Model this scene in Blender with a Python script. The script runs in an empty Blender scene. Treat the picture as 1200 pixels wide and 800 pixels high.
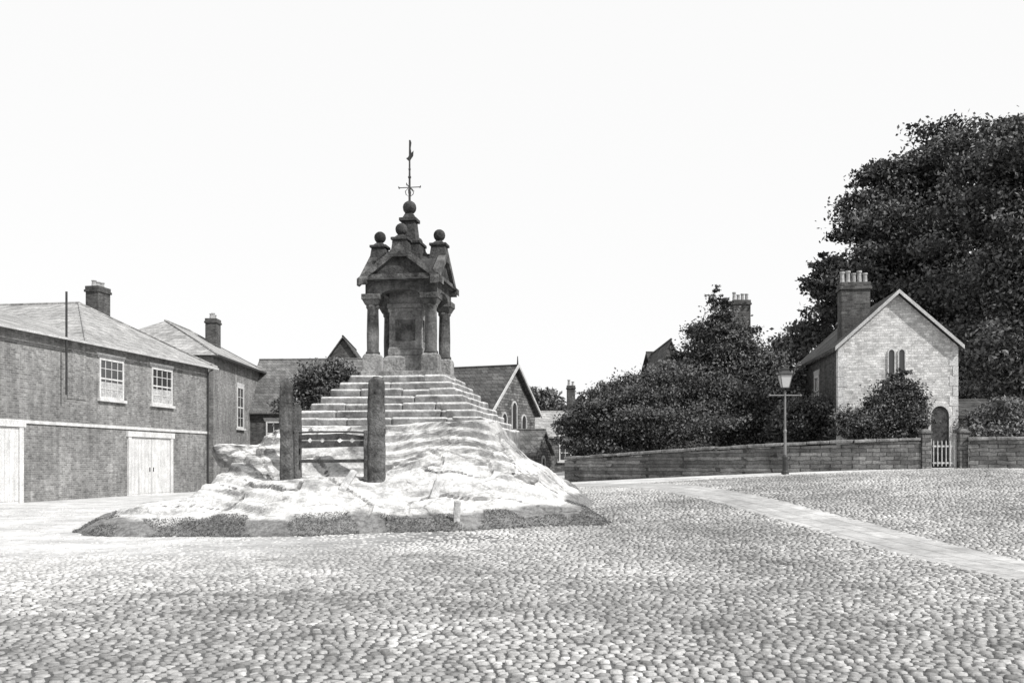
import bpy, bmesh, math, random
import numpy as np
from mathutils import Vector, Matrix, noise
random.seed(5); rng=np.random.default_rng(5)
R=math.radians; PI=math.pi
SC=bpy.context.scene; COL=SC.collection
F=1150.0; EYE=1.6
def at(px,py,d): return Vector(((px-600)/F*d, d, EYE+(540-py)/F*d))
def X(px,d): return (px-600)/F*d
def sm(v,a,b):
    t=np.clip((np.asarray(v,float)-a)/(b-a),0,1); return t*t*(3-2*t)
def G(x,y): return 1.35*sm(y,12,32)*sm(x,-12,16)
def g(x,y): return float(G(x,y))

# ---------------------------------------------------------------- materials
def gray(v): return (v,v*0.998,v*0.994,1)
def newmat(name,rough=.9,spec=.15):
    m=bpy.data.materials.new(name); m.use_nodes=True
    nt=m.node_tree; b=nt.nodes['Principled BSDF']
    b.inputs['Roughness'].default_value=rough
    b.inputs['Specular IOR Level'].default_value=spec
    return m,nt,b
def N(nt,t,**k):
    n=nt.nodes.new(t)
    for a,v in k.items():
        if hasattr(n,a): setattr(n,a,v)
    return n
def ramp(nt,src,stops):
    r=N(nt,'ShaderNodeValToRGB'); e=r.color_ramp.elements
    while len(e)<len(stops): e.new(.5)
    for i,(p,v) in enumerate(stops): e[i].position=p; e[i].color=gray(v)
    nt.links.new(src,r.inputs[0]); return r.outputs[0]
def noi(nt,scale,detail=6,rough=.6,vec=None):
    n=N(nt,'ShaderNodeTexNoise'); n.inputs['Scale'].default_value=scale
    n.inputs['Detail'].default_value=detail; n.inputs['Roughness'].default_value=rough
    if vec is None:
        tc=N(nt,'ShaderNodeTexCoord'); vec=tc.outputs['Object']
    nt.links.new(vec,n.inputs['Vector']); return n.outputs['Fac']
def mix(nt,fac,a,b,mode='MIX'):
    m=N(nt,'ShaderNodeMix'); m.data_type='RGBA'; m.blend_type=mode
    for s,i in ((fac,0),(a,6),(b,7)):
        if isinstance(s,(int,float)):
            m.inputs[i].default_value = s if i==0 else gray(s)
        else: nt.links.new(s,m.inputs[i])
    return m.outputs[2]
def bump(nt,b,h,st=.5,d=.03):
    n=N(nt,'ShaderNodeBump'); n.inputs['Strength'].default_value=st; n.inputs['Distance'].default_value=d
    nt.links.new(h,n.inputs['Height']); nt.links.new(n.outputs[0],b.inputs['Normal'])
def streaks(nt,lo=.6,hi=1.12):
    """vertical rain streaking"""
    tc=N(nt,'ShaderNodeTexCoord'); mp=N(nt,'ShaderNodeMapping'); mp.inputs['Scale'].default_value=(2.2,2.2,.22); nt.links.new(tc.outputs['Object'],mp.inputs[0])
    return ramp(nt,noi(nt,1.4,8,.7,mp.outputs[0]),[(.34,lo),(.62,hi)])
def mat_noise(name,lo,hi,scale=2,fine=18,bst=.5,rough=.9,bd=.03,spec=.15,st=None):
    m,nt,b=newmat(name,rough,spec)
    a=ramp(nt,noi(nt,scale,8,.65),[(.34,lo),(.66,hi)])
    f=noi(nt,fine,8,.65); c=mix(nt,1,a,ramp(nt,f,[(.28,.5),(.68,1.2)]),'MULTIPLY')
    if st: c=mix(nt,1,c,streaks(nt,*st),'MULTIPLY')
    nt.links.new(c,b.inputs['Base Color']); bump(nt,b,f,bst,bd); return m
def mat_brick(name,c1,c2,mort,bw=.23,bh=.075,msize=.012,stain=(.6,1.15),big=.5,bst=.6,bias=0,st=None,wob=.35):
    m,nt,b=newmat(name)
    tc=N(nt,'ShaderNodeTexCoord'); s=N(nt,'ShaderNodeSeparateXYZ'); nt.links.new(tc.outputs['Object'],s.inputs[0])
    ad=N(nt,'ShaderNodeMath',operation='ADD'); nt.links.new(s.outputs[0],ad.inputs[0]); nt.links.new(s.outputs[1],ad.inputs[1])
    cb=N(nt,'ShaderNodeCombineXYZ'); nt.links.new(ad.outputs[0],cb.inputs[0]); nt.links.new(s.outputs[2],cb.inputs[1])
    wn=N(nt,'ShaderNodeTexNoise'); wn.inputs['Scale'].default_value=3; nt.links.new(tc.outputs['Object'],wn.inputs['Vector'])
    vm=N(nt,'ShaderNodeVectorMath',operation='MULTIPLY_ADD'); nt.links.new(wn.outputs['Color'],vm.inputs[0]); vm.inputs[1].default_value=(bh*wob,bh*wob,0); nt.links.new(cb.outputs[0],vm.inputs[2])
    br=N(nt,'ShaderNodeTexBrick'); nt.links.new(vm.outputs[0],br.inputs['Vector'])
    br.inputs['Scale'].default_value=1; br.inputs['Brick Width'].default_value=bw; br.inputs['Row Height'].default_value=bh
    br.inputs['Mortar Size'].default_value=msize; br.inputs['Mortar Smooth'].default_value=.3; br.inputs['Bias'].default_value=bias
    br.inputs['Color1'].default_value=gray(c1); br.inputs['Color2'].default_value=gray(c2); br.inputs['Mortar'].default_value=gray(mort)
    sn=ramp(nt,noi(nt,big,9,.75),[(.36,stain[0]),(.64,stain[1])])
    c=mix(nt,1,br.outputs['Color'],sn,'MULTIPLY')
    fn=noi(nt,22); c=mix(nt,1,c,ramp(nt,fn,[(.3,.7),(.7,1.25)]),'MULTIPLY')
    c=mix(nt,1,c,ramp(nt,noi(nt,4.5,6,.7),[(.35,.75),(.65,1.15)]),'MULTIPLY')
    if st: c=mix(nt,1,c,streaks(nt,*st),'MULTIPLY')
    nt.links.new(c,b.inputs['Base Color'])
    inv=N(nt,'ShaderNodeMath',operation='SUBTRACT'); inv.inputs[0].default_value=1; nt.links.new(br.outputs['Fac'],inv.inputs[1])
    a2=N(nt,'ShaderNodeMath',operation='MULTIPLY_ADD'); nt.links.new(fn,a2.inputs[0]); a2.inputs[1].default_value=.6; nt.links.new(inv.outputs[0],a2.inputs[2])
    bump(nt,b,a2.outputs[0],bst,.02); return m
def mat_flat_tops(name,top_lo,top_hi,side_lo,side_hi,scale=1.6,lo=.55,hi=.85,turf=False):
    """stone worn pale where it lies flat, weathered dark where it stands upright"""
    m,nt,b=newmat(name)
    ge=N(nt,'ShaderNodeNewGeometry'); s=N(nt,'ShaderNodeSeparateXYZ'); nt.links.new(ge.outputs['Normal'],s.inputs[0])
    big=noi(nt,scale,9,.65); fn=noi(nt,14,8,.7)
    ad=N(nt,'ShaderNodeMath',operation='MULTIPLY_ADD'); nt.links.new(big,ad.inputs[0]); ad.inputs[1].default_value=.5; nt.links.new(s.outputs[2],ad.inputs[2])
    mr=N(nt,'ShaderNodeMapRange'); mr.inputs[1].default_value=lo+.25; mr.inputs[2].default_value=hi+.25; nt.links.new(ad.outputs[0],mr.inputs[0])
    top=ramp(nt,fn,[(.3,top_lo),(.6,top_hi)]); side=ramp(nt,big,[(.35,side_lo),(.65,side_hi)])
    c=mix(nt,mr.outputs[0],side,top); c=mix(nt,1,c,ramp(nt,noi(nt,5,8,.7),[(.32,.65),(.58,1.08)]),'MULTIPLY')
    hb=fn
    if turf:
        a=N(nt,'ShaderNodeAttribute'); a.attribute_name='turf'
        c=mix(nt,a.outputs['Fac'],c,ramp(nt,noi(nt,9,9,.75),[(.35,.06),(.65,.24)]))
        c=mix(nt,1,c,ramp(nt,noi(nt,1.1,12,.80),[(.38,.62),(.50,1.05)]),'MULTIPLY')
        # bedding cracks
        tc=N(nt,'ShaderNodeTexCoord'); mp=N(nt,'ShaderNodeMapping'); mp.inputs['Scale'].default_value=(.6,.9,2.6); mp.inputs['Rotation'].default_value=(.1,.12,.3); nt.links.new(tc.outputs['Object'],mp.inputs[0])
        wn=N(nt,'ShaderNodeTexNoise'); wn.inputs['Scale'].default_value=1.6; wn.inputs['Detail'].default_value=6; nt.links.new(mp.outputs[0],wn.inputs['Vector'])
        va=N(nt,'ShaderNodeVectorMath',operation='MULTIPLY_ADD'); nt.links.new(wn.outputs['Color'],va.inputs[0]); va.inputs[1].default_value=(.9,.9,.9); nt.links.new(mp.outputs[0],va.inputs[2])
        vo=N(nt,'ShaderNodeTexVoronoi'); vo.feature='DISTANCE_TO_EDGE'; vo.inputs['Scale'].default_value=1.0; nt.links.new(va.outputs[0],vo.inputs['Vector'])
        cr_=ramp(nt,vo.outputs['Distance'],[(.0,.35),(.03,1.0)])
        c=mix(nt,ramp(nt,noi(nt,.9,4,.6),[(.42,0),(.60,.8)]),c,mix(nt,1,c,cr_,'MULTIPLY'))
        hm=N(nt,'ShaderNodeMath',operation='MULTIPLY_ADD'); nt.links.new(cr_,hm.inputs[0]); hm.inputs[1].default_value=.35; nt.links.new(fn,hm.inputs[2]); hb=hm.outputs[0]
    nt.links.new(c,b.inputs['Base Color']); bump(nt,b,hb,.8,.05); return m
def mat_tint(name,lo,hi,rough=.8,fine=0):
    m,nt,b=newmat(name,rough,.2)
    a=N(nt,'ShaderNodeAttribute'); a.attribute_name='tint'
    c=ramp(nt,a.outputs['Fac'],[(0,lo),(1,hi)])
    if fine:
        f=noi(nt,fine,5); c=mix(nt,1,c,ramp(nt,f,[(.25,.6),(.7,1.2)]),'MULTIPLY'); bump(nt,b,f,.7,.012)
    nt.links.new(c,b.inputs['Base Color'])
    return m
M={}
M['brick']=mat_brick('brick_wall',.16,.31,.31,.25,.088,.014,(.6,1.18),.45,st=(.72,1.1))
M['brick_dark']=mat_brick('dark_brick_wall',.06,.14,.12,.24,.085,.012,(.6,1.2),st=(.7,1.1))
M['rubble']=mat_brick('rubble_stone_wall',.48,.80,.55,.22,.10,.010,(.70,1.08),1.6,.7,wob=1.0)
M['ashlar']=mat_brick('coursed_stone_wall',.10,.23,.07,.34,.14,.012,(.5,1.35),1.1,.9,wob=.8)
M['slate']=mat_brick('slate_roof',.28,.42,.18,.32,.2,.010,(.7,1.15),.6,.6)
M['slate_mid']=mat_brick('grey_slate_roof',.12,.20,.08,.32,.2,.012,(.6,1.25),.6,.6)
M['slate_dark']=mat_brick('dark_slate_roof',.06,.11,.04,.32,.2,.014,(.6,1.3),.6,.7)
M['white']=mat_noise('white_paint',.55,.74,2,30,.15,.6,st=(.8,1.05))
M['trim']=mat_noise('pale_painted_trim',.38,.58,2,20,.2,.7)
M['cream']=mat_noise('pale_stone',.45,.68,2,20,.5)
M['marker']=mat_noise('worn_marker_stone',.30,.56,4,20,.7)
M['blackstone']=mat_noise('weathered_dark_stone',.025,.10,2.6,16,1,.9,.05)
M['midstone']=mat_noise('weathered_stone',.05,.20,2.6,16,1,.9,.05,st=(.5,1.2))
M['palestone']=mat_noise('cleaner_stone',.16,.40,2.4,16,.9,.9,.05,st=(.6,1.15))
M['poststone']=mat_noise('mossy_post_stone',.04,.19,3.5,22,1,.95,.05,st=(.5,1.25))
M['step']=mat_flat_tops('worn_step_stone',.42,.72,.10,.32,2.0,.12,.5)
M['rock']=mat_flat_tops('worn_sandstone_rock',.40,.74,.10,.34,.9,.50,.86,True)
M['iron']=mat_noise('dark_iron',.02,.05,4,40,.3,.6,.005,.4)
M['iron_pale']=mat_noise('worn_iron',.14,.24,4,40,.3,.55,.005,.4)
M['wood']=mat_noise('weathered_wood',.03,.11,5,40,.5,.85,.01)
M['bark']=mat_noise('tree_bark',.03,.09,3,20,.8,.95,.04)
M['pot']=mat_noise('clay_pot',.25,.5,5,30,.3)
m,nt,b=newmat('window_glass',.12,.6); b.inputs['Base Color'].default_value=gray(.04); M['glass']=m
m,nt,b=newmat('lantern_glass',.15,.6); b.inputs['Base Color'].default_value=gray(.5); M['lantern']=m
M['curtain']=mat_noise('curtain_cloth',.3,.5,3,12,.2)
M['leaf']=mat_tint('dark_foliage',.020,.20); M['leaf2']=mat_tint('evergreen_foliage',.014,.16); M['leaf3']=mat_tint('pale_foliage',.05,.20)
M['cob']=mat_tint('cobble_stone',.17,.50,.75,30)
M['grass']=mat_tint('rough_grass',.05,.24)
def stain(mat,scale,lo,hi,a=.35,b_=.65):
    nt=mat.node_tree; b=nt.nodes['Principled BSDF']; l=b.inputs['Base Color'].links[0].from_socket
    c=mix(nt,1,l,ramp(nt,noi(nt,scale,6,.65),[(a,lo),(b_,hi)]),'MULTIPLY'); nt.links.new(c,b.inputs['Base Color'])
stain(M['cob'],.20,.64,1.25,.38,.62); stain(M['cob'],1.4,.8,1.12)

# ---------------------------------------------------------------- helpers
class MB:
    def __init__(s): s.v=[]; s.f=[]
    def add(s,vs,fs,mat=None):
        o=len(s.v)
        for v in vs:
            v=Vector(v); s.v.append(tuple(mat@v if mat is not None else v))
        for f in fs: s.f.append(tuple(i+o for i in f))
        return s
    def box(s,x0,x1,y0,y1,z0,z1,mat=None):
        vs=[(x0,y0,z0),(x1,y0,z0),(x1,y1,z0),(x0,y1,z0),(x0,y0,z1),(x1,y0,z1),(x1,y1,z1),(x0,y1,z1)]
        return s.add(vs,[(0,3,2,1),(4,5,6,7),(0,1,5,4),(1,2,6,5),(2,3,7,6),(3,0,4,7)],mat)
    def rough(s,x0,x1,y0,y1,z0,z1,j=.02,mat=None):
        vs=[(x0,y0,z0),(x1,y0,z0),(x1,y1,z0),(x0,y1,z0),(x0,y0,z1),(x1,y0,z1),(x1,y1,z1),(x0,y1,z1)]
        vs=[(a+random.uniform(-j,j),b_+random.uniform(-j,j),c+random.uniform(-j,j)) for a,b_,c in vs]
        return s.add(vs,[(0,3,2,1),(4,5,6,7),(0,1,5,4),(1,2,6,5),(2,3,7,6),(3,0,4,7)],mat)
    def taper(s,cx,cy,z0,z1,h0,h1,n=4,rot=PI/4):
        k=math.sqrt(2) if n==4 else 1
        vs=[(cx+h*k*math.cos(rot+2*PI*i/n),cy+h*k*math.sin(rot+2*PI*i/n),z) for z,h in((z0,h0),(z1,h1)) for i in range(n)]
        fs=[(i,(i+1)%n,n+(i+1)%n,n+i) for i in range(n)]+[tuple(range(n-1,-1,-1)),tuple(range(n,2*n))]
        return s.add(vs,fs)
    def lathe(s,cx,cy,prof,n=16):
        vs=[(cx+r*math.cos(2*PI*i/n),cy+r*math.sin(2*PI*i/n),z) for r,z in prof for i in range(n)]
        fs=[(k*n+i,k*n+(i+1)%n,(k+1)*n+(i+1)%n,(k+1)*n+i) for k in range(len(prof)-1) for i in range(n)]
        fs+=[tuple(range(n-1,-1,-1)),tuple(range((len(prof)-1)*n,len(prof)*n))]
        return s.add(vs,fs)
    def ball(s,cx,cy,cz,r,n=14):
        return s.lathe(cx,cy,[(max(.003,r*math.sin(PI*k/8)),cz-r*math.cos(PI*k/8)) for k in range(9)],n)
    def tube(s,pts,rad,n=8):
        pts=[Vector(p) for p in pts]; vs=[];fs=[]
        for i,p in enumerate(pts):
            d=(pts[min(i+1,len(pts)-1)]-pts[max(i-1,0)]).normalized()
            a=d.orthogonal().normalized() if abs(d.z)<.9 else Vector((1,0,0)); a=(a-d*a.dot(d)).normalized(); b_=d.cross(a)
            r=rad[i] if isinstance(rad,(list,tuple)) else rad
            for k in range(n): vs.append(p+(a*math.cos(2*PI*k/n)+b_*math.sin(2*PI*k/n))*r)
        for i in range(len(pts)-1):
            for k in range(n): fs.append((i*n+k,i*n+(k+1)%n,(i+1)*n+(k+1)%n,(i+1)*n+k))
        fs+=[tuple(range(n-1,-1,-1)),tuple(range((len(pts)-1)*n,len(pts)*n))]
        return s.add(vs,fs)
    def prismy(s,poly,y0,y1):
        n=len(poly); vs=[(x,y,z) for y in(y0,y1) for x,z in poly]
        return s.add(vs,[tuple(range(n)),tuple(range(2*n-1,n-1,-1))]+[(i,n+i,n+(i+1)%n,(i+1)%n) for i in range(n)])
    def prismx(s,poly,x0,x1):
        n=len(poly); vs=[(x,y,z) for x in(x0,x1) for y,z in poly]
        return s.add(vs,[tuple(range(n)),tuple(range(2*n-1,n-1,-1))]+[(i,n+i,n+(i+1)%n,(i+1)%n) for i in range(n)])
    def build(s,name,mat,parent=None,label=None,smooth=False,bev=0,seg=2):
        me=bpy.data.meshes.new(name); me.from_pydata(s.v,[],s.f); me.validate()
        bm=bmesh.new(); bm.from_mesh(me); bmesh.ops.recalc_face_normals(bm,faces=bm.faces); bm.to_mesh(me); bm.free()
        me.materials.append(M[mat] if isinstance(mat,str) else mat)
        o=bpy.data.objects.new(name,me); COL.objects.link(o)
        if parent: o.parent=parent
        if label: o['label']=label
        if smooth:
            for p in me.polygons: p.use_smooth=True
        if bev:
            b_=o.modifiers.new('bevel','BEVEL'); b_.width=bev; b_.segments=seg; b_.limit_method='ANGLE'
        return o
def thing(name,label,cat,loc=(0,0,0),rotz=0,group=None):
    o=bpy.data.objects.new(name,None); COL.objects.link(o); o.location=loc; o.rotation_euler=(0,0,rotz); o.empty_display_size=.3
    return tag(o,label,cat,group)
def tag(o,label,cat,group=None):
    o['label']=label; o['category']=cat
    if group: o['group']=group
    return o
def quadmesh(name,Q,mat,tint=None,parent=None):
    n=len(Q); me=bpy.data.meshes.new(name)
    me.vertices.add(n*4); me.vertices.foreach_set('co',np.ascontiguousarray(Q,dtype=np.float32).ravel())
    me.loops.add(n*4); me.loops.foreach_set('vertex_index',np.arange(n*4,dtype=np.int32))
    me.polygons.add(n); me.polygons.foreach_set('loop_start',np.arange(0,n*4,4,dtype=np.int32))
    me.update(calc_edges=True)
    if tint is not None:
        a=me.attributes.new('tint','FLOAT','POINT'); a.data.foreach_set('value',np.repeat(tint,4).astype(np.float32))
    me.materials.append(M[mat]); o=bpy.data.objects.new(name,me); COL.objects.link(o)
    if parent: o.parent=parent
    return o
def struct(o): o['kind']='structure'; return o

def foliage(name,blobs,n,size,mat,parent,clump=.28,shell=(.45,1.0),sub=0,core=.9,spread=.95):
    """leaf-sized quads in clumps spread through the volume of blobs (cx,cy,cz,rx,ry,rz)"""
    B=np.array(blobs,float); wt=None
    if sub:   # a looser edge of flattened sprays around a fuller middle
        nb=[]
        for b_ in B:
            for k in range(sub):
                d=rng.normal(size=3); d/=np.linalg.norm(d); f=rng.uniform(.45,spread)
                s_=rng.uniform(.28,.5)
                nb.append([b_[0]+d[0]*f*b_[3],b_[1]+d[1]*f*b_[4],b_[2]+d[2]*f*b_[5],b_[3]*s_*1.1,b_[4]*s_*1.1,b_[5]*s_*.75])
        Bc=B.copy(); Bc[:,3:6]*=core; nb=np.array(nb)
        wc=Bc[:,3]*Bc[:,5]; wn=nb[:,3]*nb[:,5]
        wt=np.concatenate([wc/wc.sum()*.5,wn/wn.sum()*.5]); B=np.concatenate([Bc,nb])
    pr=wt if wt is not None else (B[:,3]*B[:,5])/(B[:,3]*B[:,5]).sum()
    per=26; nc=max(8,n//per)
    bi=rng.choice(len(B),nc,p=pr); d=rng.normal(size=(nc,3)); d/=np.linalg.norm(d,axis=1)[:,None]
    rr=rng.uniform(shell[0],shell[1],nc)[:,None]
    c=B[bi,:3]+d*rr*B[bi,3:6]
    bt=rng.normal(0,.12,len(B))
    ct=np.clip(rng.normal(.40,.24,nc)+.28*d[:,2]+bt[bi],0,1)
    li=np.repeat(np.arange(nc),per); m=len(li)
    avg=np.minimum(B[bi,3:6].mean(axis=1),1.6)
    sc=(avg*clump)[li][:,None]
    p=c[li]+rng.normal(size=(m,3))*sc*np.array([1.15,1.15,.45])
    a=rng.normal(size=(m,3)); a/=np.linalg.norm(a,axis=1)[:,None]
    b_=np.cross(a,rng.normal(size=(m,3))); b_/=np.linalg.norm(b_,axis=1)[:,None]
    s_=size*rng.uniform(.5,1.3,m)[:,None]; a=a*s_; b_=b_*s_*.55
    Q=np.stack([p-a,p+b_,p+a,p-b_],1)
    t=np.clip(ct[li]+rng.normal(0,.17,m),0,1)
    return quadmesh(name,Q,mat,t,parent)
def tree(name,label,cat,base,trunk_h,r,blobs,n,size,mat='leaf',group=None,clump=.28,limbs=6,shell=(.45,1.0),lean=0,sub=0,core=.9,spread=.95):
    t=thing(name,label,cat,base,0,group)
    if trunk_h:
        mb=MB(); mb.tube([(0,0,-.4),(lean*.2,0,trunk_h*.3),(lean*.5,.1,trunk_h*.7),(lean,0,trunk_h)],[r*1.3,r,r*.75,r*.5],10)
        mb.build('trunk','bark',t,smooth=True)
        bl_=sorted(blobs,key=lambda b_:-b_[3])[:limbs]
        for b_ in bl_:
            s_=Vector((lean*.4,0,trunk_h*random.uniform(.45,.9))); e=Vector(b_[:3]); mid=(s_+e)/2+Vector((0,0,-.08*(e-s_).length))
            l=MB(); l.tube([s_,mid,e],[r*.42,r*.28,r*.08],7); l.build('limb','bark',t,smooth=True)
    foliage('crown' if trunk_h else 'foliage',blobs,n,size,mat,t,clump,shell,sub,core,spread)
    return t

# ---------------------------------------------------------------- setting
def axis(lo,hi,st): 
    a=list(np.arange(lo,hi+1e-6,st)); f=[60,120,250,600,1500,3000]
    return np.array([lo-v for v in reversed(f)]+a+[hi+v for v in f])
xs=axis(-30,30,.75); ys=axis(2,60,.75)
GX,GY=np.meshgrid(xs,ys); GZ=G(GX,GY)
vs=np.stack([GX.ravel(),GY.ravel(),GZ.ravel()],1); nx=len(xs)
fs=[(j*nx+i,j*nx+i+1,(j+1)*nx+i+1,(j+1)*nx+i) for j in range(len(ys)-1) for i in range(nx-1)]
me=bpy.data.meshes.new('ground'); me.from_pydata(vs.tolist(),[],fs)
for p in me.polygons: p.use_smooth=True
m,nt,b=newmat('dusty_ground')
f1=noi(nt,.25,7,.65); f2=noi(nt,6,9,.75)
geo=N(nt,'ShaderNodeNewGeometry'); sp=N(nt,'ShaderNodeSeparateXYZ'); nt.links.new(geo.outputs['Position'],sp.inputs[0])
ad=N(nt,'ShaderNodeMath',operation='MULTIPLY_ADD'); nt.links.new(f1,ad.inputs[0]); ad.inputs[1].default_value=7; nt.links.new(sp.outputs[0],ad.inputs[2])
mr=N(nt,'ShaderNodeMapRange'); nt.links.new(ad.outputs[0],mr.inputs[0]); mr.inputs[1].default_value=-4; mr.inputs[2].default_value=4; mr.inputs[3].default_value=1; mr.inputs[4].default_value=0
my=N(nt,'ShaderNodeMapRange'); nt.links.new(sp.outputs[1],my.inputs[0]); my.inputs[1].default_value=11; my.inputs[2].default_value=17
mm=N(nt,'ShaderNodeMath',operation='MULTIPLY'); nt.links.new(mr.outputs[0],mm.inputs[0]); nt.links.new(my.outputs[0],mm.inputs[1])
mf=N(nt,'ShaderNodeMapRange'); nt.links.new(sp.outputs[1],mf.inputs[0]); mf.inputs[1].default_value=27; mf.inputs[2].default_value=32
mx=N(nt,'ShaderNodeMath',operation='MAXIMUM'); nt.links.new(mm.outputs[0],mx.inputs[0]); nt.links.new(mf.outputs[0],mx.inputs[1])
dust=mix(nt,1,ramp(nt,f2,[(.3,.38),(.62,.64)]),ramp(nt,noi(nt,.8,7,.7),[(.38,.70),(.6,1.1)]),'MULTIPLY'); dirt=ramp(nt,f2,[(.3,.05),(.7,.16)])
c=mix(nt,mx.outputs[0],dirt,dust)
mbk=N(nt,'ShaderNodeMapRange'); nt.links.new(sp.outputs[1],mbk.inputs[0]); mbk.inputs[1].default_value=62; mbk.inputs[2].default_value=75
c=mix(nt,mbk.outputs[0],c,ramp(nt,f2,[(.3,.06),(.7,.14)]))
nt.links.new(c,b.inputs['Base Color']); bump(nt,b,f2,.8,.04)
me.materials.append(m); o=bpy.data.objects.new('ground',me); COL.objects.link(o); struct(o)

PC=[(8.3,7),(7.8,10.5),(7.3,13.9),(6.35,20.5),(5.4,26),(4.3,30.5),(2.6,36),(0.5,41)]
def spl(pts,n=14):
    out=[]
    for i in range(len(pts)-1):
        p=[Vector(pts[max(0,min(len(pts)-1,k))]) for k in(i-1,i,i+1,i+2)]
        for k in range(n):
            t=k/n; out.append(.5*((2*p[1])+(-p[0]+p[2])*t+(2*p[0]-5*p[1]+4*p[2]-p[3])*t*t+(-p[0]+3*p[1]-3*p[2]+p[3])*t**3))
    out.append(Vector(pts[-1])); return out
PP=spl(PC); PN=np.array([[p.x,p.y] for p in PP])
m,nt,b=newmat('flagstone')
f2=noi(nt,5,8,.7); f3=noi(nt,.7,5,.6)
c=mix(nt,1,ramp(nt,f2,[(.3,.34),(.65,.56)]),ramp(nt,f3,[(.35,.68),(.65,1.08)]),'MULTIPLY')
uvn=N(nt,'ShaderNodeUVMap'); br=N(nt,'ShaderNodeTexBrick'); nt.links.new(uvn.outputs[0],br.inputs['Vector']); br.inputs['Scale'].default_value=1
br.inputs['Brick Width'].default_value=.9; br.inputs['Row Height'].default_value=.42; br.inputs['Mortar Size'].default_value=.018
for k,v in(('Color1',.82),('Color2',1.0),('Mortar',.62)): br.inputs[k].default_value=gray(v)
c=mix(nt,1,c,br.outputs['Color'],'MULTIPLY'); nt.links.new(c,b.inputs['Base Color']); bump(nt,b,f2,.7,.03); M['flag']=m
vs=[];fs=[];uv=[];L=0
HW=.74
for i,p in enumerate(PP):
    d=(PP[min(i+1,len(PP)-1)]-PP[max(i-1,0)]).normalized(); nrm=Vector((-d.y,d.x))
    if i: L+=(p-PP[i-1]).length
    for k in range(5):
        q=p+nrm*(-HW+HW*2*k/4+random.uniform(-.05,.05)*(k in(0,4))); dz=.016 if 0<k<4 else .006
        vs.append((q.x,q.y,g(q.x,q.y)+dz)); uv.append((L,k*HW/2))
for i in range(len(PP)-1):
    for k in range(4): fs.append((i*5+k,i*5+k+1,(i+1)*5+k+1,(i+1)*5+k))
me=bpy.data.meshes.new('path'); me.from_pydata(vs,[],fs); ul=me.uv_layers.new()
for l in me.loops: ul.data[l.index].uv=uv[l.vertex_index]
me.materials.append(M['flag']); struct(o:=bpy.data.objects.new('path',me)); COL.objects.link(o)

# ---- rock mound
prof_s=[0,.15,.4,.8,1.3,1.9,2.6,3.2,3.7,9]; prof_h=[0,.12,.28,.42,.66,.98,1.26,1.74,2.26,2.44]
def smin(a,b_,k=.6):
    h=max(0,min(1,.5+.5*(b_-a)/k)); return b_*(1-h)+a*h-k*h*(1-h)
def msd(x,y):
    yf=20.2+.30*math.sin(x*.55+1)+.15*math.sin(x*1.7); yf+=.06*max(0,-x-6)**2
    sf=y-yf; sl=(x+10.0+.3*math.sin(y*1.1))*.85; sr=(1.85+.25*math.sin(y*1.3)-x)*1.5; sb=(32.5-y)
    return smin(smin(sf,sb),smin(sl,sr),.9)
def mh(x,y):
    s_=msd(x,y)
    if s_>-1: s_+=.26*noise.noise(Vector((x*.55,y*.55,1.3)))*min(1,max(0,s_+.3))+.06*noise.noise(Vector((x*2.1,y*2.1,4)))
    h=float(np.interp(s_,prof_s,prof_h)) if s_>0 else s_*.5
    if x<-6.0: 
        k=min(1,(-6.0-x)/1.5); k=k*k*(3-2*k); lim=2.3-1.75*k; h=min(h,lim) if h<lim else lim+.12*(h-lim)
    m_=float(sm(x,-6.3,-5.5)*(1-sm(x,-2.9,-2.0))); lim=1.08+max(0,y-22.9)*.95
    if h>lim: h=h+(lim-h)*m_
    if h>.25:
        # tilted sandstone beds worn into soft ledges
        ph=.40*noise.noise(Vector((x*.35,y*.35,12)))+.05*x+.03*noise.noise(Vector((x*2.2,y*2.2,31)))
        st=.24; hh=h+ph; q=hh/st; fr=q-math.floor(q); e=min(1,max(0,(fr-.62)/.38)); e=e*e*(3-2*e)*.6+e*.4; h2=(math.floor(q)+e)*st-ph
        w=max(0,min(.75,.30+1.0*noise.noise(Vector((x*.55,y*.55,3)))))
        h=(1-w)*h+w*h2
    if h>0: 
        v=Vector((x*1.7,y*1.7,9))
        h+=.035*noise.noise(v)*min(1,h*3)+.016*noise.noise(v*3.1)+.008*noise.noise(v*7)
        c_=abs(noise.noise(Vector((x*.8+.5*y,y*.7,7)))); h-=.07*max(0,1-c_/.025)*min(1,h*2)
    return h
nxm=320; nym=290; xm=np.linspace(-11.6,3.2,nxm); ym=np.linspace(19.0,33.2,nym)
vs=[];tf=[]
for y in ym:
    for x in xm:
        h=mh(x,y); vs.append((x,y,g(x,y)+(h+.012 if h>0 else max(h,-.2))))
        s_=msd(x,y)+.35*noise.noise(Vector((x*.7,y*.7,5)))+.15*noise.noise(Vector((x*3,y*3,8)))
        t=1-float(sm(s_,.48,.80))
        t=max(t,.6*float(sm(noise.noise(Vector((x*.7,y*.9,33)))+.35*noise.noise(Vector((x*4,y*4,3))),.28,.48)))
        tf.append(max(0,t)*.92)
fs=[(j*nxm+i,j*nxm+i+1,(j+1)*nxm+i+1,(j+1)*nxm+i) for j in range(nym-1) for i in range(nxm-1)]
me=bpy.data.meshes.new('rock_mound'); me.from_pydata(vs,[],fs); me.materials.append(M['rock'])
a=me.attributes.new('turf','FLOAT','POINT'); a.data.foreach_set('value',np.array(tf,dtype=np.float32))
struct(o:=bpy.data.objects.new('rock_mound',me)); COL.objects.link(o)
def top(x,y): return g(x,y)+max(0,mh(x,y))

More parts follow.
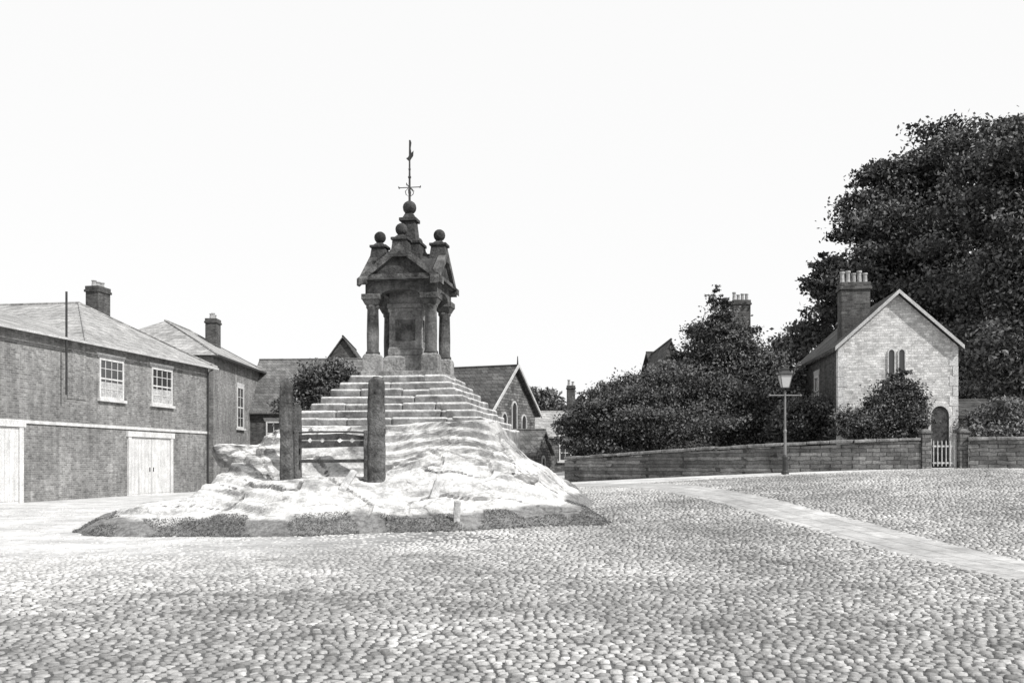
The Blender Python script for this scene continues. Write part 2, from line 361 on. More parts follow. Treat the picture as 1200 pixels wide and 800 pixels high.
pts=[]
while len(pts)<24000:
    x=random.uniform(-11,2.8); y=random.uniform(19.5,22.8); s_=msd(x,y)
    if -.10<s_<.70 and noise.noise(Vector((x*.9,y*1.2,6)))>-.30+max(0,s_)*.5: pts.append((x,y,top(x,y)))
P=np.array(pts); n=len(P); a=rng.uniform(0,2*PI,n); w=.010; h=rng.uniform(.010,.038,n)
dx=np.stack([np.cos(a)*w,np.sin(a)*w,0*a],1); up=np.stack([rng.normal(0,.03,n),rng.normal(0,.03,n),h],1)
Q=np.stack([P-dx,P+dx,P+up+dx*.3,P+up-dx*.3],1)
o=quadmesh('grass',Q,'grass',rng.uniform(0,1,n)); tag(o,'short rough grass along the foot of the rock mound','grass'); o['kind']='stuff'

# ---- cobbles: one surface
def cobbles():
    rows=[5.2]
    while rows[-1]<33: rows.append(rows[-1]+random.uniform(.086,.110)*(1 if rows[-1]<20 else 1.15))
    px=[];py=[];w_=[];rh=[]
    for i,v in enumerate(rows[:-1]):
        half=.58*v+2.0; u=-half-random.random()*.1; dv=rows[i+1]-v
        us=[]
        while u<half:
            w=random.uniform(.066,.132); us.append((u+w/2,w)); u+=w
        us=np.array(us); px.append(us[:,0]); w_.append(us[:,1]); py.append(np.full(len(us),v)); rh.append(np.full(len(us),dv))
    px=np.concatenate(px); py=np.concatenate(py); w_=np.concatenate(w_); rh=np.concatenate(rh); n=len(px)
    x=px+.25*np.sin(py*.7); y=py+.55*np.sin(px*.28+.6)+.10*np.sin(px*1.3+py*.5)+rng.normal(0,.008,n)
    y+= .0018*(px-2)**2
    keep=np.ones(n,bool)
    dd=np.min(np.hypot(x[:,None]-PN[None,:,0],y[:,None]-PN[None,:,1]),axis=1); keep&=dd>HW-.02+rng.uniform(-.10,.08,n)
    ms=np.array([msd(a,b_) if (-12.5<a<3.6 and y0>18.5) else -1 for a,b_,y0 in zip(x,y,y)]); keep&=ms<.05
    q=np.array([noise.noise(Vector((a*.25,b_*.25,0))) for a,b_ in zip(x,y)])
    dusty=sm(-(x+q*6),-3,6)*sm(y+q*3,11.0,18.5)
    far=sm(y+q*4,30,34)
    sink=np.clip(np.maximum(dusty,far),0,1); keep&=sink<rng.uniform(.6,1.05,n)
    keep&=rng.random(n)>.006
    x=x[keep];y=y[keep];w=w_[keep];sink=sink[keep];rh=rh[keep]; n=len(x)
    hx=w*.5*rng.uniform(.83,.96,n); hy=rh*.5*rng.uniform(.82,.96,n); hz=.012*rng.uniform(.4,1.7,n)
    rot=rng.normal(0,.13,n)+.12*np.cos(x*.28+.6)
    z=G(x,y)+.004-sink*.008+rng.normal(0,.003,n)
    ang=np.arange(8)*PI/4+PI/8
    ca,sa=np.cos(ang),np.sin(ang); k=1/np.maximum(np.abs(ca),np.abs(sa)); k=k*.58+.44
    ox=(ca*k)[None,:]*hx[:,None]*rng.uniform(.88,1.05,(n,8)); oy=(sa*k)[None,:]*hy[:,None]*rng.uniform(.88,1.05,(n,8))
    c,s_=np.cos(rot)[:,None],np.sin(rot)[:,None]; tx=ox*c-oy*s_; ty=ox*s_+oy*c
    W=np.zeros((n,17,3))
    W[:,0:8,0]=x[:,None]+tx; W[:,0:8,1]=y[:,None]+ty; W[:,0:8,2]=(z-.014)[:,None]
    W[:,8:16,0]=x[:,None]+tx*.80; W[:,8:16,1]=y[:,None]+ty*.80; W[:,8:16,2]=(z+hz*.88)[:,None]+rng.normal(0,.002,(n,8))
    W[:,16,0]=x+rng.normal(0,.01,n);W[:,16,1]=y+rng.normal(0,.008,n);W[:,16,2]=z+hz*1.05
    fq=[(i,(i+1)%8,8+(i+1)%8,8+i) for i in range(8)]+[(16,8+i,8+i+1,8+(i+2)%8) for i in(0,2,4,6)]
    fq=np.array(fq); I=(fq[None]+np.arange(n)[:,None,None]*17).reshape(-1)
    me=bpy.data.meshes.new('cobbled_square'); me.vertices.add(n*17); me.vertices.foreach_set('co',W.astype(np.float32).ravel())
    nf=n*12; me.loops.add(nf*4); me.loops.foreach_set('vertex_index',I.astype(np.int32))
    me.polygons.add(nf); me.polygons.foreach_set('loop_start',np.arange(0,nf*4,4,dtype=np.int32))
    me.update(calc_edges=True); me.polygons.foreach_set('use_smooth',np.ones(nf,bool))
    t=np.clip(rng.normal(.52,.23,n)+sink*.6,0,1.0); a=me.attributes.new('tint','FLOAT','POINT'); a.data.foreach_set('value',np.repeat(t,17).astype(np.float32))
    me.materials.append(M['cob']); o=bpy.data.objects.new('cobbled_square',me); COL.objects.link(o); struct(o); print('cobbles',n)
cobbles()

# ---------------------------------------------------------------- market cross
CX,CY=X(480,27),27.0; ROT=R(-9)
ZT=3.86
cr=thing('market_cross','old stone market cross with four columns, gables and ball finials on worn steps','market cross',(CX,CY,0),ROT)
ns=8
for i in range(ns):
    hw=1.30+i*.195; z1=ZT-i*.195; z0=z1-.195 if i<ns-1 else 1.3
    mb=MB()
    for side in range(4):
        mt=Matrix.Rotation(side*PI/2,4,'Z'); u=-hw
        while u<hw-.05:
            l=min(random.uniform(.8,1.6),hw-u)
            if hw-(u+l)<.4: l=hw-u
            dz=random.uniform(-.018,.010); mb.rough(u+.004,u+l-.004,-hw+random.uniform(-.018,.02),-hw+.75,z0-.03,z1+dz,.011,mt); u+=l
    if i==0: mb.box(-hw+.3,hw-.3,-hw+.3,hw-.3,z0,z1-.004)
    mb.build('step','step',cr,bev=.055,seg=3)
C8=.80
mb=MB(); mb.rough(-1.07,1.07,-1.07,1.07,ZT-.05,ZT+.13,.008); mb.build('base_course','palestone',cr,bev=.03)
mb=MB(); mb.box(-.58,.58,-.58,.58,ZT+.10,ZT+.52); mb.taper(0,0,ZT+.52,ZT+.60,.58,.48); mb.box(-.48,.48,-.48,.48,ZT+.60,ZT+.76); mb.taper(0,0,ZT+.76,ZT+.84,.48,.45); mb.build('plinth','palestone',cr,bev=.02)
mb=MB(); mb.box(-.45,.45,-.45,.45,ZT+.82,6.46); mb.box(-.50,.50,-.50,.50,5.74,5.86); mb.box(-.475,.475,-.475,.475,5.64,5.74)
mb.build('pillar','palestone',cr,bev=.015)
for side in range(4):
    pm=MB(); mt=Matrix.Rotation(side*PI/2,4,'Z'); pm.box(-.27,.27,-.472,-.452,4.86,5.42,mt); pm.build('dial_panel','midstone',cr)
for sx in(-1,1):
    for sy in(-1,1):
        mb=MB(); x,y=sx*C8,sy*C8
        mb.box(x-.23,x+.23,y-.23,y+.23,ZT+.11,ZT+.52); mb.taper(x,y,ZT+.52,ZT+.60,.23,.18)
        mb.build('column_base','palestone',cr,bev=.02)
        mb=MB(); mb.lathe(x,y,[(.185,ZT+.59),(.195,ZT+.64),(.16,ZT+.69),(.165,5.0),(.15,5.66),(.18,5.70),(.18,5.76),(.155,5.78)],18)
        mb.build('column','midstone',cr,smooth=True)
        mb=MB(); mb.taper(x,y,5.76,5.90,.165,.235); mb.box(x-.25,x+.25,y-.25,y+.25,5.90,6.05); mb.build('capital','midstone',cr,bev=.012)
HWD=1.0
for side in range(4):
    mt=Matrix.Rotation(side*PI/2,4,'Z')
    q=MB(); n=14; k=.56
    ar=[(-k+2*k*i/n, 6.00+.17*math.sqrt(max(0,1-(-1+2*i/n)**2))) for i in range(n+1)]
    for y in(-C8-.16,-C8+.14):
        for (x,z) in ar: q.v.append(tuple(mt@Vector((x,y,z))))
        for (x,z) in ar: q.v.append(tuple(mt@Vector((x,y,6.5))))
    m1=n+1
    for i in range(n):
        q.f.append((i,i+1,m1+i+1,m1+i)); b2=2*m1; q.f.append((b2+i,b2+m1+i,b2+m1+i+1,b2+i+1)); q.f.append((i,b2+i,b2+i+1,i+1))
    q.box(-C8-.16+.003*side,-k,-C8-.159,-C8+.139,6.05,6.5,mt)
    q.box(k,C8-.145,-C8-.159,-C8+.139,6.05,6.5,mt)
    q.build('arch','midstone',cr)
    q=MB(); q.add([(-.88,-HWD+.02,6.56),(.88,-HWD+.02,6.56),(0,-HWD+.02,7.18),(-.88,-HWD+.16,6.56),(.88,-HWD+.16,6.56),(0,-HWD+.16,7.18)],[(0,1,2),(5,4,3),(0,3,4,1),(1,4,5,2),(2,5,3,0)],mt)
    q.build('gable','blackstone',cr)
    q=MB()
    for s_ in(-1,1):
        a=Vector((s_*1.16,0,6.32)); b_=Vector((0,0,7.18)); t=.18
        q.add([(a.x,-HWD-.08,a.z-t*.3),(b_.x,-HWD-.08,b_.z-t*.2),(b_.x,-HWD-.08,b_.z+t),(a.x,-HWD-.08,a.z+t*.7),(a.x,-HWD+.14,a.z-t*.3),(b_.x,-HWD+.14,b_.z-t*.2),(b_.x,-HWD+.14,b_.z+t),(a.x,-HWD+.14,a.z+t*.7)],
              [(0,1,2,3),(7,6,5,4),(0,4,5,1),(2,6,7,3),(0,3,7,4),(1,5,6,2)],mt)
    q.box(-1.05,1.05,-HWD-.05,-HWD+.1,6.38,6.56,mt)
    q.build('coping','midstone',cr)
    p=mt@Vector((0,-HWD+.16,0))
    q=MB(); q.taper(p.x,p.y,7.0,7.46,.25,.19); q.taper(p.x,p.y,7.46,7.53,.235,.235); q.taper(p.x,p.y,7.53,7.64,.17,.06)
    f=q.build('finial','blackstone',cr,bev=.01)
    q=MB(); q.ball(p.x,p.y,7.77,.165); q.build('ball','blackstone',f,smooth=True)
mb=MB()
mb.prismy([(-1.13,6.40),(1.13,6.40),(0,7.28)],-HWD+.03,HWD-.03); mb.prismx([(-1.133,6.397),(1.133,6.397),(0,7.277)],-HWD+.033,HWD-.033)
mb.build('roof','blackstone',cr)
mb=MB(); mb.taper(0,0,6.9,7.5,.46,.36); mb.taper(0,0,7.5,7.58,.39,.39); mb.taper(0,0,7.58,8.16,.24,.18); mb.taper(0,0,8.16,8.25,.24,.24); mb.taper(0,0,8.25,8.4,.17,.1)
sp_=mb.build('spire','blackstone',cr,bev=.01)
mb=MB(); mb.ball(0,0,8.56,.19); mb.build('ball','blackstone',sp_,smooth=True)
mb=MB(); mb.tube([(0,0,8.6),(0,0,10.42)],[.035,.018])
mb.tube([(-.32,0,9.12),(.32,0,9.12)],.013); mb.tube([(0,-.32,9.12),(0,.32,9.12)],.013)
for a in range(4):
    c,s_=math.cos(a*PI/2),math.sin(a*PI/2)
    mb.tube([(c*.29,s_*.29,9.09),(c*.31,s_*.31,9.16)],.012)
    mb.tube([(0,0,8.85),(c*.10,s_*.10,8.93),(c*.12,s_*.12,9.02),(c*.04,s_*.04,9.1)],.012)
mb.ball(0,0,9.4,.045); mb.ball(0,0,9.62,.035)
vn=mb.build('weather_vane','iron',cr)
mb=MB()
pol=[(-.20,9.92),(-.08,9.95),(-.02,10.02),(.0,10.34),(.06,10.42),(.10,10.34),(.06,10.2),(.10,10.06),(.22,10.12),(.20,9.98),(.08,9.9),(.0,9.82)]
pol=[(x*.5,z) for x,z in pol]
mb.prismy(pol,-.012,.012); mb.build('cockerel','iron',vn)

# ---------------------------------------------------------------- stone posts and stocks
def post(px,y,py_top,w,label,tilt=0,seed=0):
    x=X(px,y); z0=top(x,y)-.15; z1=EYE+(540-py_top)*y/F
    mb=MB(); h=z1-z0; K=26; vs=[]; n=24
    for k in range(K+1):
        t=k/K; z=h*t
        cap=1 if t<.93 else math.sqrt(max(.05,1-((t-.93)/.07)**2*.9))
        for i in range(n):
            a=2*PI*i/n; ca,sa=math.cos(a),math.sin(a); q=1/((abs(ca)**5+abs(sa)**5)**(1/5))
            rr=w*(1-.10*t)*cap*q*.93
            v=Vector((rr*ca,rr*sa*.85,z)); 
            rr2=1+.10*noise.noise(v*3+Vector((seed,0,0)))+.06*noise.noise(v*9)
            vs.append((v.x*rr2+tilt*z,v.y*rr2,z))
    fs=[(k*n+i,k*n+(i+1)%n,(k+1)*n+(i+1)%n,(k+1)*n+i) for k in range(K) for i in range(n)]+[tuple(range(K*n,(K+1)*n))]
    mb.add(vs,fs); o=mb.build('stone_post','poststone',None,smooth=True); o.location=(x,y,z0); o.rotation_euler=(0,0,R(8)); return tag(o,label,'post')
post(441,22.2,441,.225,'tall thick round-topped stone post to the right of the stocks',0,1)
post(336,22.1,443,.165,'tall stone post left of the stocks, nearest and leftmost',-.005,5)
post(348,22.9,474,.125,'shorter stone post standing close behind the left tall post',0,9)
sx_,sy_=X(389,22.2),22.2
st=thing('stocks','old iron-bound wooden stocks between the stone posts','stocks',(sx_,sy_,1.25),R(-2))
HR=.046
for i,(z0,z1) in enumerate(((.66,.81),(.825,.965))):
    mb=MB(); L=.84; n=60; vs=[]
    holes=[-.5,-.22,.18,.46]; edge=[]
    for k in range(n+1):
        x=-L+2*L*k/n; e=0
        for h in holes:
            d=abs(x-h)
            if d<HR: e=max(e,math.sqrt(HR**2-d*d))
        if i==0: edge.append((x,z0+.02*math.sin(x*2),z1-e))
        else: edge.append((x,z0+e,z1-.05*(x/L)**2+.01*math.sin(x*7)))
    for y in(-.04,.04):
        for x,a,b_ in edge: vs+= [(x,y,a),(x,y,b_)]
    m2=(n+1)*2; fs=[]
    for k in range(n):
        fs+=[(2*k,2*k+2,2*k+3,2*k+1),(m2+2*k,m2+2*k+1,m2+2*k+3,m2+2*k+2),(2*k+1,2*k+3,m2+2*k+3,m2+2*k+1),(2*k,m2+2*k,m2+2*k+2,2*k+2)]
    fs+=[(0,1,m2+1,m2),(2*n,m2+2*n,m2+2*n+1,2*n+1)]
    mb.add(vs,fs); mb.build('lower_board' if i==0 else 'upper_board','wood',st)
for s_ in(-1,1):
    mb=MB(); mb.box(s_*.79-.05,s_*.79+.05,-.12,-.045,-.6,1.04); mb.box(s_*.79-.05,s_*.79+.05,.045,.12,-.6,1.04); mb.build('support_post','poststone',st,bev=.015)
mb=MB(); mb.tube([(-.88,-.05,.985),(-.4,-.05,1.01),(.4,-.05,1.01),(.88,-.05,.985)],.02); mb.build('iron_bar','iron',st)
mb=MB(); mb.rough(-.75,.75,-.06,.04,.32,.39,.008); mb.build('foot_rail','wood',st,bev=.01)

def slab(px,y,w,h,d,tx,ty,label):
    x=X(px,y); mb=MB(); mb.rough(-w/2,w/2,-d/2,d/2,-.15,h,.025); o=mb.build('marker_stone','marker',None,bev=.04)
    o.location=(x,y,top(x,y)); o.rotation_euler=(R(tx),R(ty),R(random.uniform(-8,8))); tag(o,label,'stone')
slab(403,21.6,.18,.56,.12,-46,22,'leaning pale stone slab in front of the stocks')
slab(509,21.7,.18,.56,.12,-50,18,'leaning pale stone slab right of the tall stone post')
slab(535,20.35,.15,.42,.12,-4,2,'short upright white stone at the foot of the mound')
k=0
for (px,y,s_,lab) in ((285,24.0,.55,'flat grey boulder high on the left shoulder of the mound'),(612,22.6,.28,'squarish boulder low on the right slope of the mound')):
    x=X(px,y)
    bm=bmesh.new(); bmesh.ops.create_icosphere(bm,subdivisions=4,radius=1)
    for v in bm.verts:
        v.co*=1+.35*noise.noise(v.co*1.2+Vector((k*9,0,0)))+.12*noise.noise(v.co*4)+.04*noise.noise(v.co*11); v.co.z=max(min(v.co.z*.8,.5+.06*noise.noise(v.co*3)),-.5); v.co.x*=1.25
        v.co*=s_
    me=bpy.data.meshes.new('boulder'); bm.to_mesh(me); bm.free(); me.materials.append(M['rock']); o=bpy.data.objects.new('boulder',me); COL.objects.link(o)
    o.location=(x,y,top(x,y)-.04); tag(o,lab,'boulder'); k+=1

# ---------------------------------------------------------------- buildings
def window(par,face,u,z0,z1,w,bars=(2,3),off=0,lintel=True,mat='white',sill=True,arch=False,fw=.09,curtain=False):
    if face=='front': mt=Matrix.Translation((u,off,0))
    elif face=='right': mt=Matrix.Translation((off,u,0))@Matrix.Rotation(PI/2,4,'Z')
    else: mt=Matrix.Translation((off,u,0))@Matrix.Rotation(-PI/2,4,'Z')
    h=w/2; f=MB()
    if not arch:
        f.box(-h,-h+fw,-.05,.02,z0,z1,mt); f.box(h-fw,h,-.05,.02,z0,z1,mt); f.box(-h+fw,h-fw,-.05,.02,z1-fw,z1,mt); f.box(-h+fw,h-fw,-.05,.02,z0,z0+fw,mt)
        for i in range(1,bars[0]+1):
            x=-h+w*i/(bars[0]+1); f.box(x-.016,x+.016,-.03,-.006,z0+fw,z1-fw,mt)
        for i in range(1,bars[1]+1):
            z=z0+(z1-z0)*i/(bars[1]+1); t=.035 if i==(bars[1]+1)//2 else .016; f.box(-h+fw,h-fw,-.034,-.008,z-t,z+t,mt)
        fo=f.build('window',mat,par)
        p=MB(); p.box(-h+fw,h-fw,-.010,.01,z0+fw,z1-fw,mt); p.build('pane','glass',fo)
        if curtain:
            p=MB(); p.box(-h+fw,h-fw,-.0135,-.0105,z0+fw,z0+(z1-z0)*.42,mt); p.build('blind','curtain',fo)
    else:
        n=12; out=[];inn=[]
        for i in range(n+1):
            a=PI*i/n; out.append((h*math.cos(a),z1-h+h*1.25*math.sin(a))); inn.append(((h-fw)*math.cos(a),z1-h+(h-fw)*1.25*math.sin(a)))
        out=[(h,z0)]+out+[(-h,z0)]; inn=[(h-fw,z0)]+inn+[(-h+fw,z0)]
        vs=[];m2=len(out)
        for y in(-.05,.02):
            for x,z in out: vs.append((x,y,z))
            for x,z in inn: vs.append((x,y,z))
        fs=[]
        for i in range(m2-1):
            fs+=[(i,i+1,m2+i+1,m2+i),(i,2*m2+i,2*m2+i+1,i+1),(m2+i,m2+i+1,3*m2+i+1,3*m2+i)]
        f.add(vs,fs,mt); fo=f.build('window',mat,par)
        p=MB(); m3=len(inn); p.add([(x,-.012,z) for x,z in inn]+[(x,.012,z) for x,z in inn],[tuple(range(m3)),tuple(range(2*m3-1,m3-1,-1))]+[(i,m3+i,m3+(i+1)%m3,(i+1)%m3) for i in range(m3)],mt); p.build('pane','glass',fo)
    if sill:
        s_=MB(); s_.box(-h-.12,h+.12,-.14,.02,z0-.12,z0-.003,mt); s_.build('sill','white',fo)
    if lintel and not arch:
        s_=MB(); s_.add([(-h-.08,-.03,z1+.003),(h+.08,-.03,z1+.003),(h+.2,-.03,z1+.24),(-h-.2,-.03,z1+.24),(-h-.08,.02,z1+.003),(h+.08,.02,z1+.003),(h+.2,.02,z1+.24),(-h-.2,.02,z1+.24)],[(0,1,2,3),(7,6,5,4),(0,4,5,1),(3,2,6,7),(0,3,7,4),(1,5,6,2)],mt); s_.build('lintel','trim',fo)
    return fo
def chimney(par,x,y,z0,z1,w,d,pots=3,mat='brick_dark',ph=.4):
    mb=MB(); mb.box(x-w/2,x+w/2,y-d/2,y+d/2,z0,z1-.3); mb.box(x-w/2-.06,x+w/2+.06,y-d/2-.06,y+d/2+.06,z1-.3,z1-.18); mb.box(x-w/2-.02,x+w/2+.02,y-d/2-.02,y+d/2+.02,z1-.18,z1)
    c=mb.build('chimney',mat,par,bev=.015)
    for i in range(pots):
        px_=x-w/2+w*(i+.5)/pots; h=ph*random.uniform(.7,1.3)
        q=MB(); r=min(.12,w/pots*.42); q.lathe(px_,y,[(r*1.1,z1-.02),(r,z1+.08),(r*.85,z1+h*.8),(r*1.1,z1+h*.85),(r*1.1,z1+h)],10); q.build('pot','pot',c)
    return c
def house(name,label,loc,rotz,x0,x1,y0,y1,eave,ridge,axis='x',wall='brick',roof='slate',over=.3,group=None):
    t=thing(name,label,'house',loc,rotz,group); mb=MB()
    if axis=='x':
        ym_=(y0+y1)/2; mb.prismx([(y0,-.5),(y1,-.5),(y1,eave),(ym_,ridge),(y0,eave)],x0,x1)
    else:
        xm_=(x0+x1)/2; mb.prismy([(x0,-.5),(x1,-.5),(x1,eave),(xm_,ridge),(x0,eave)],y0,y1)
    mb.build('wall',wall,t)
    r=MB(); th=.12; e=.06
    if axis=='x':
        sl=(ridge-eave)/(ym_-y0); p=[(y0-over,eave-over*sl+e),(ym_,ridge+e),(y1+over,eave-over*sl+e),(y1+over,eave-over*sl+e+th),(ym_,ridge+e+th),(y0-over,eave-over*sl+e+th)]
        vs=[(x,y,z) for x in(x0-over,x1+over) for y,z in p]
    else:
        sl=(ridge-eave)/(xm_-x0); p=[(x0-over,eave-over*sl+e),(xm_,ridge+e),(x1+over,eave-over*sl+e),(x1+over,eave-over*sl+e+th),(xm_,ridge+e+th),(x0-over,eave-over*sl+e+th)]
        vs=[(x,y,z) for y in(y0-over,y1+over) for x,z in p]
    fs=[(0,1,4,5),(1,2,3,4),(6,11,10,7),(7,10,9,8)]+[(i,6+i,6+(i+1)%6,(i+1)%6) for i in range(6)]
    r.add(vs,fs); r.build('roof',roof,t)
    rc=MB()
    if axis=='x': rc.tube([(x0-over,ym_,ridge+e+th),(x1+over,ym_,ridge+e+th)],.07,6)
    else: rc.tube([(xm_,y0-over,ridge+e+th),(xm_,y1+over,ridge+e+th)],.07,6)
    rc.build('ridge_tiles',roof,t)
    return t
def hip(mb,x0,x1,y0,y1,ze,zr,rx0,rx1,ry0,ry1):
    vs=[(x0,y0,ze),(x1,y0,ze),(x1,y1,ze),(x0,y1,ze),(rx0,ry0,zr),(rx1,ry1,zr)]
    if ry0==ry1: fs=[(0,1,5,4),(1,2,5),(2,3,4,5),(3,0,4),(0,3,2,1)]
    else: fs=[(0,1,4),(1,2,5,4),(2,3,5),(3,0,4,5),(0,3,2,1)]
    mb.add(vs,fs); return mb
rz=math.atan2(16.4,2.7)
bh=thing('brick_house','long brick house at the left with two white sash windows above white carriage doors','house',(-19.1,36.6,0),rz)
mb=MB(); mb.box(-10,16.6,0,9,-.4,6.6); mb.build('wall','brick',bh)
mb=MB(); mb.prismx([(-.32,6.62),(7.7,6.62),(3.7,8.0)],-10.2,12.0); mb.build('roof','slate',bh,'low slate roof parallel to the street')
mb=MB(); hip(mb,4.9,16.95,-.34,24,6.64,9.3,10.9,10.9,3.9,24.0); mb.build('hipped_roof','slate',bh)
mb=MB(); mb.tube([(16.95,-.34,6.68),(10.9,3.9,9.32),(10.9,24,9.32)],.07,6); mb.tube([(4.9,-.34,6.66),(10.9,3.9,9.32)],.05,6); mb.build('ridge_tiles','slate',bh)
mb=MB(); mb.box(4.95,16.85,9.01,23.7,2,6.63); mb.build('rear_wing','brick',bh)
mb=MB(); mb.box(-10.2,16.98,-.44,-.35,6.54,6.63); mb.build('gutter','trim',bh)
mb=MB(); mb.box(-10,16.6,-.06,-.003,3.06,3.19); mb.build('string_course','white',bh)
chimney(bh,12.2,3.7,8.0,10.3,1.05,.7,3,'brick_dark',ph=.28)
for t0,t1 in((.385,.50),(.648,.765)):
    window(bh,'front',(t0+t1)/2*16.6,4.35,6.12,(t1-t0)*16.6,(3,3),curtain=True)
def doors(par,x0,x1,z1,leafs=2):
    d=MB(); d.box(x0,x0+.24,-.09,.02,-.1,z1+.003); d.box(x1-.24,x1,-.09,.02,-.1,z1+.003); d.box(x0-.1,x1+.1,-.12,.02,z1+.006,z1+.26)
    f=d.build('door_frame','white',par)
    for i in range(leafs):
        a=x0+.24+(x1-x0-.48)*i/leafs+.02; b_=x0+.24+(x1-x0-.48)*(i+1)/leafs-.02
        q=MB(); q.box(a,b_,-.035,.01,0,z1-.02)
        n=6
        for k_ in range(n): 
            xx=a+(b_-a)*k_/n; q.box(xx+.025,xx+(b_-a)/n-.025,-.055,-.036,.08,z1-.1)
        dr=q.build('door','white',f)
        q=MB(); xx=b_-.15 if i==0 else a+.15; q.box(xx-.03,xx+.03,-.08,-.056,1.1,1.3); q.build('handle','iron',dr)
doors(bh,8.65,12.7,2.72); doors(bh,-2.6,1.25,2.9)
for x in(16.4,3.5):
    mb=MB(); mb.tube([(x,-.10,0),(x,-.10,6.35),(x,-.36,6.5)] if x>10 else [(x,-.38,4.3),(x,-.38,8.5)],.045,8); mb.build('drainpipe','iron',bh)
mb=MB(); mb.box(4.1,5.4,-.035,-.003,4.2,6.2); mb.build('blocked_window','brick',bh)
b2=thing('brick_house','taller hip-roofed brick house beyond the long one, with one tall window','house',(-16.5,54.2,0),R(90.7))
mb=MB(); mb.box(0,12.5,0,8,-.4,7.4); mb.build('wall','brick',b2)
mb=MB(); hip(mb,-.35,12.85,-.35,8.35,7.42,9.9,4.0,8.6,4,4); mb.build('roof','slate',b2)
mb=MB(); mb.tube([(-.35,-.35,7.44),(4,4,9.92),(8.6,4,9.92),(12.85,-.35,7.44)],.07,6); mb.build('ridge_tiles','slate',b2)
mb=MB(); mb.box(-.38,12.9,-.45,-.36,7.32,7.43); mb.build('gutter','iron',b2)
chimney(b2,8.2,2.4,8,10.6,1.0,.7,3,'brick_dark',ph=.35)
window(b2,'front',5.6,3.6,6.1,1.5,(1,3)); window(b2,'left',3,4.6,6.6,1.1,(1,1),off=0)
h3=house('slate_roofed_house','low house with long grey slate roof between the brick houses and the cross',(X(350,62),62,0),R(-4),-3.4,4.0,0,7,4.8,8.2,'x','brick_dark','slate_mid')
window(h3,'front',-1.6,2.6,4.1,1.0,(1,1)); window(h3,'front',1.8,2.6,4.1,1.0,(1,1))
h3b=house('gabled_house','house with dark steep gable rising just left of the cross columns',(X(402,66),66,0),R(3),-2.4,2.4,0,8,6.4,9.8,'y','brick_dark','slate_dark',over=.2)
window(h3b,'front',0,5.6,7.0,.9,(1,1))
h4=house('schoolhouse','stone schoolhouse just right of the cross steps, dark roof and pointed gable windows',(X(576,48),46.3,0),R(-24),-7.5,0,0,5.4,4.0,6.15,'x','ashlar','slate_dark',over=.22)
h4['category']='school'
for u_,z0_,z1_ in((1.5,2.0,3.9),(2.7,2.0,4.5),(3.9,2.0,3.9)): window(h4,'right',u_,z0_,z1_,.66,arch=True,off=0,sill=False,mat='trim',fw=.07)
for s_ in(-1,1):
    mb=MB(); mb.add([(.23,2.7,6.25),(.30,2.7,6.25),(.30,2.7,6.40),(.23,2.7,6.40),(.23,2.7+s_*3.0,3.85),(.30,2.7+s_*3.0,3.85),(.30,2.7+s_*3.0,4.0),(.23,2.7+s_*3.0,4.0)],[(0,1,2,3),(7,6,5,4),(0,4,5,1),(3,2,6,7),(1,5,6,2),(0,3,7,4)])
    mb.build('bargeboard','trim',h4)
mb=MB(); mb.tube([(.2,2.7,6.3),(.2,2.7,6.8)],[.05,.02]); mb.build('finial','iron',h4)
h5=house('porch_building','small stone porch building in front of the schoolhouse gable',(X(612,44),45.5,0),R(-20),-1.0,.6,0,2.6,1.9,2.9,'x','ashlar','slate_mid',over=.15)
h5['category']='porch'; window(h5,'right',1.3,.7,1.8,.6,arch=True,off=.6,sill=False,mat='cream')
h6=house('distant_cottage','distant pale-roofed cottage seen between the schoolhouse and the hedge',(X(640,72),72,0),R(-3),-2.3,3.2,0,6,3.4,5.2,'x','ashlar','slate')
window(h6,'front',-.6,1.6,2.8,.9,(1,1)); window(h6,'front',1.4,1.6,2.8,.9,(1,1))
h7=house('distant_house','distant gabled house with two chimneys behind the left end of the hedge',(X(682,85),85,0),0,-1.9,1.9,0,8,4.8,7.2,'y','ashlar','slate_dark')
chimney(h7,-.9,1,6,8.2,.7,.7,2); chimney(h7,1.2,2,5.6,7.8,.7,.7,2); window(h7,'front',0,3.6,5,1,(1,1))
h8=house('villa','dark gabled house behind the dense evergreens with a tall chimney',(X(830,58),58,1.2),R(4),-2.7,5.0,0,7,4.6,7.0,'x','brick_dark','slate_dark')
chimney(h8,2.7,2.5,6,10.3,1.05,.8,4,'brick_dark',ph=.4)
h9=house('villa','steep dark gable end rising behind the hedge, left of the tall evergreen',(X(786,54),54,1.0),R(0),-1.1,1.1,0,7,4.6,7.1,'y','brick_dark','slate_dark',over=.15)

# cottage on the right
ct=thing('stone_cottage','pale rubble stone cottage with white-edged gable and ivy, at the right','house',(X(983,38),38,1.25),R(-6.6))
W=4.4; D=10.6; EV=4.75; RD=6.75
mb=MB(); mb.prismy([(0,-.4),(W,-.4),(W,EV),(W/2,RD),(0,EV)],0,D); mb.build('wall','rubble',ct)
mb=MB(); mb.box(-.03,-.003,.32,D,-.4,EV-.1); mb.build('side_wall_shade','brick_dark',ct,'side wall facing with its shade put into the colour')  # thin dark facing: shade on the side away from the sun, painted in
mb=MB(); ov=.18; sl=(RD-EV)/(W/2); th=.12
p=[(-ov,EV-ov*sl+.05),(W/2,RD+.05),(W+ov,EV-ov*sl+.05),(W+ov,EV-ov*sl+.05+th),(W/2,RD+.05+th),(-ov,EV-ov*sl+.05+th)]
vs=[(x,y,z) for y in(-.2,D+.2) for x,z in p]
mb.add(vs,[(0,1,4,5),(1,2,3,4),(6,11,10,7),(7,10,9,8)]+[(i,6+i,6+(i+1)%6,(i+1)%6) for i in range(6)]); mb.build('roof','slate_dark',ct)
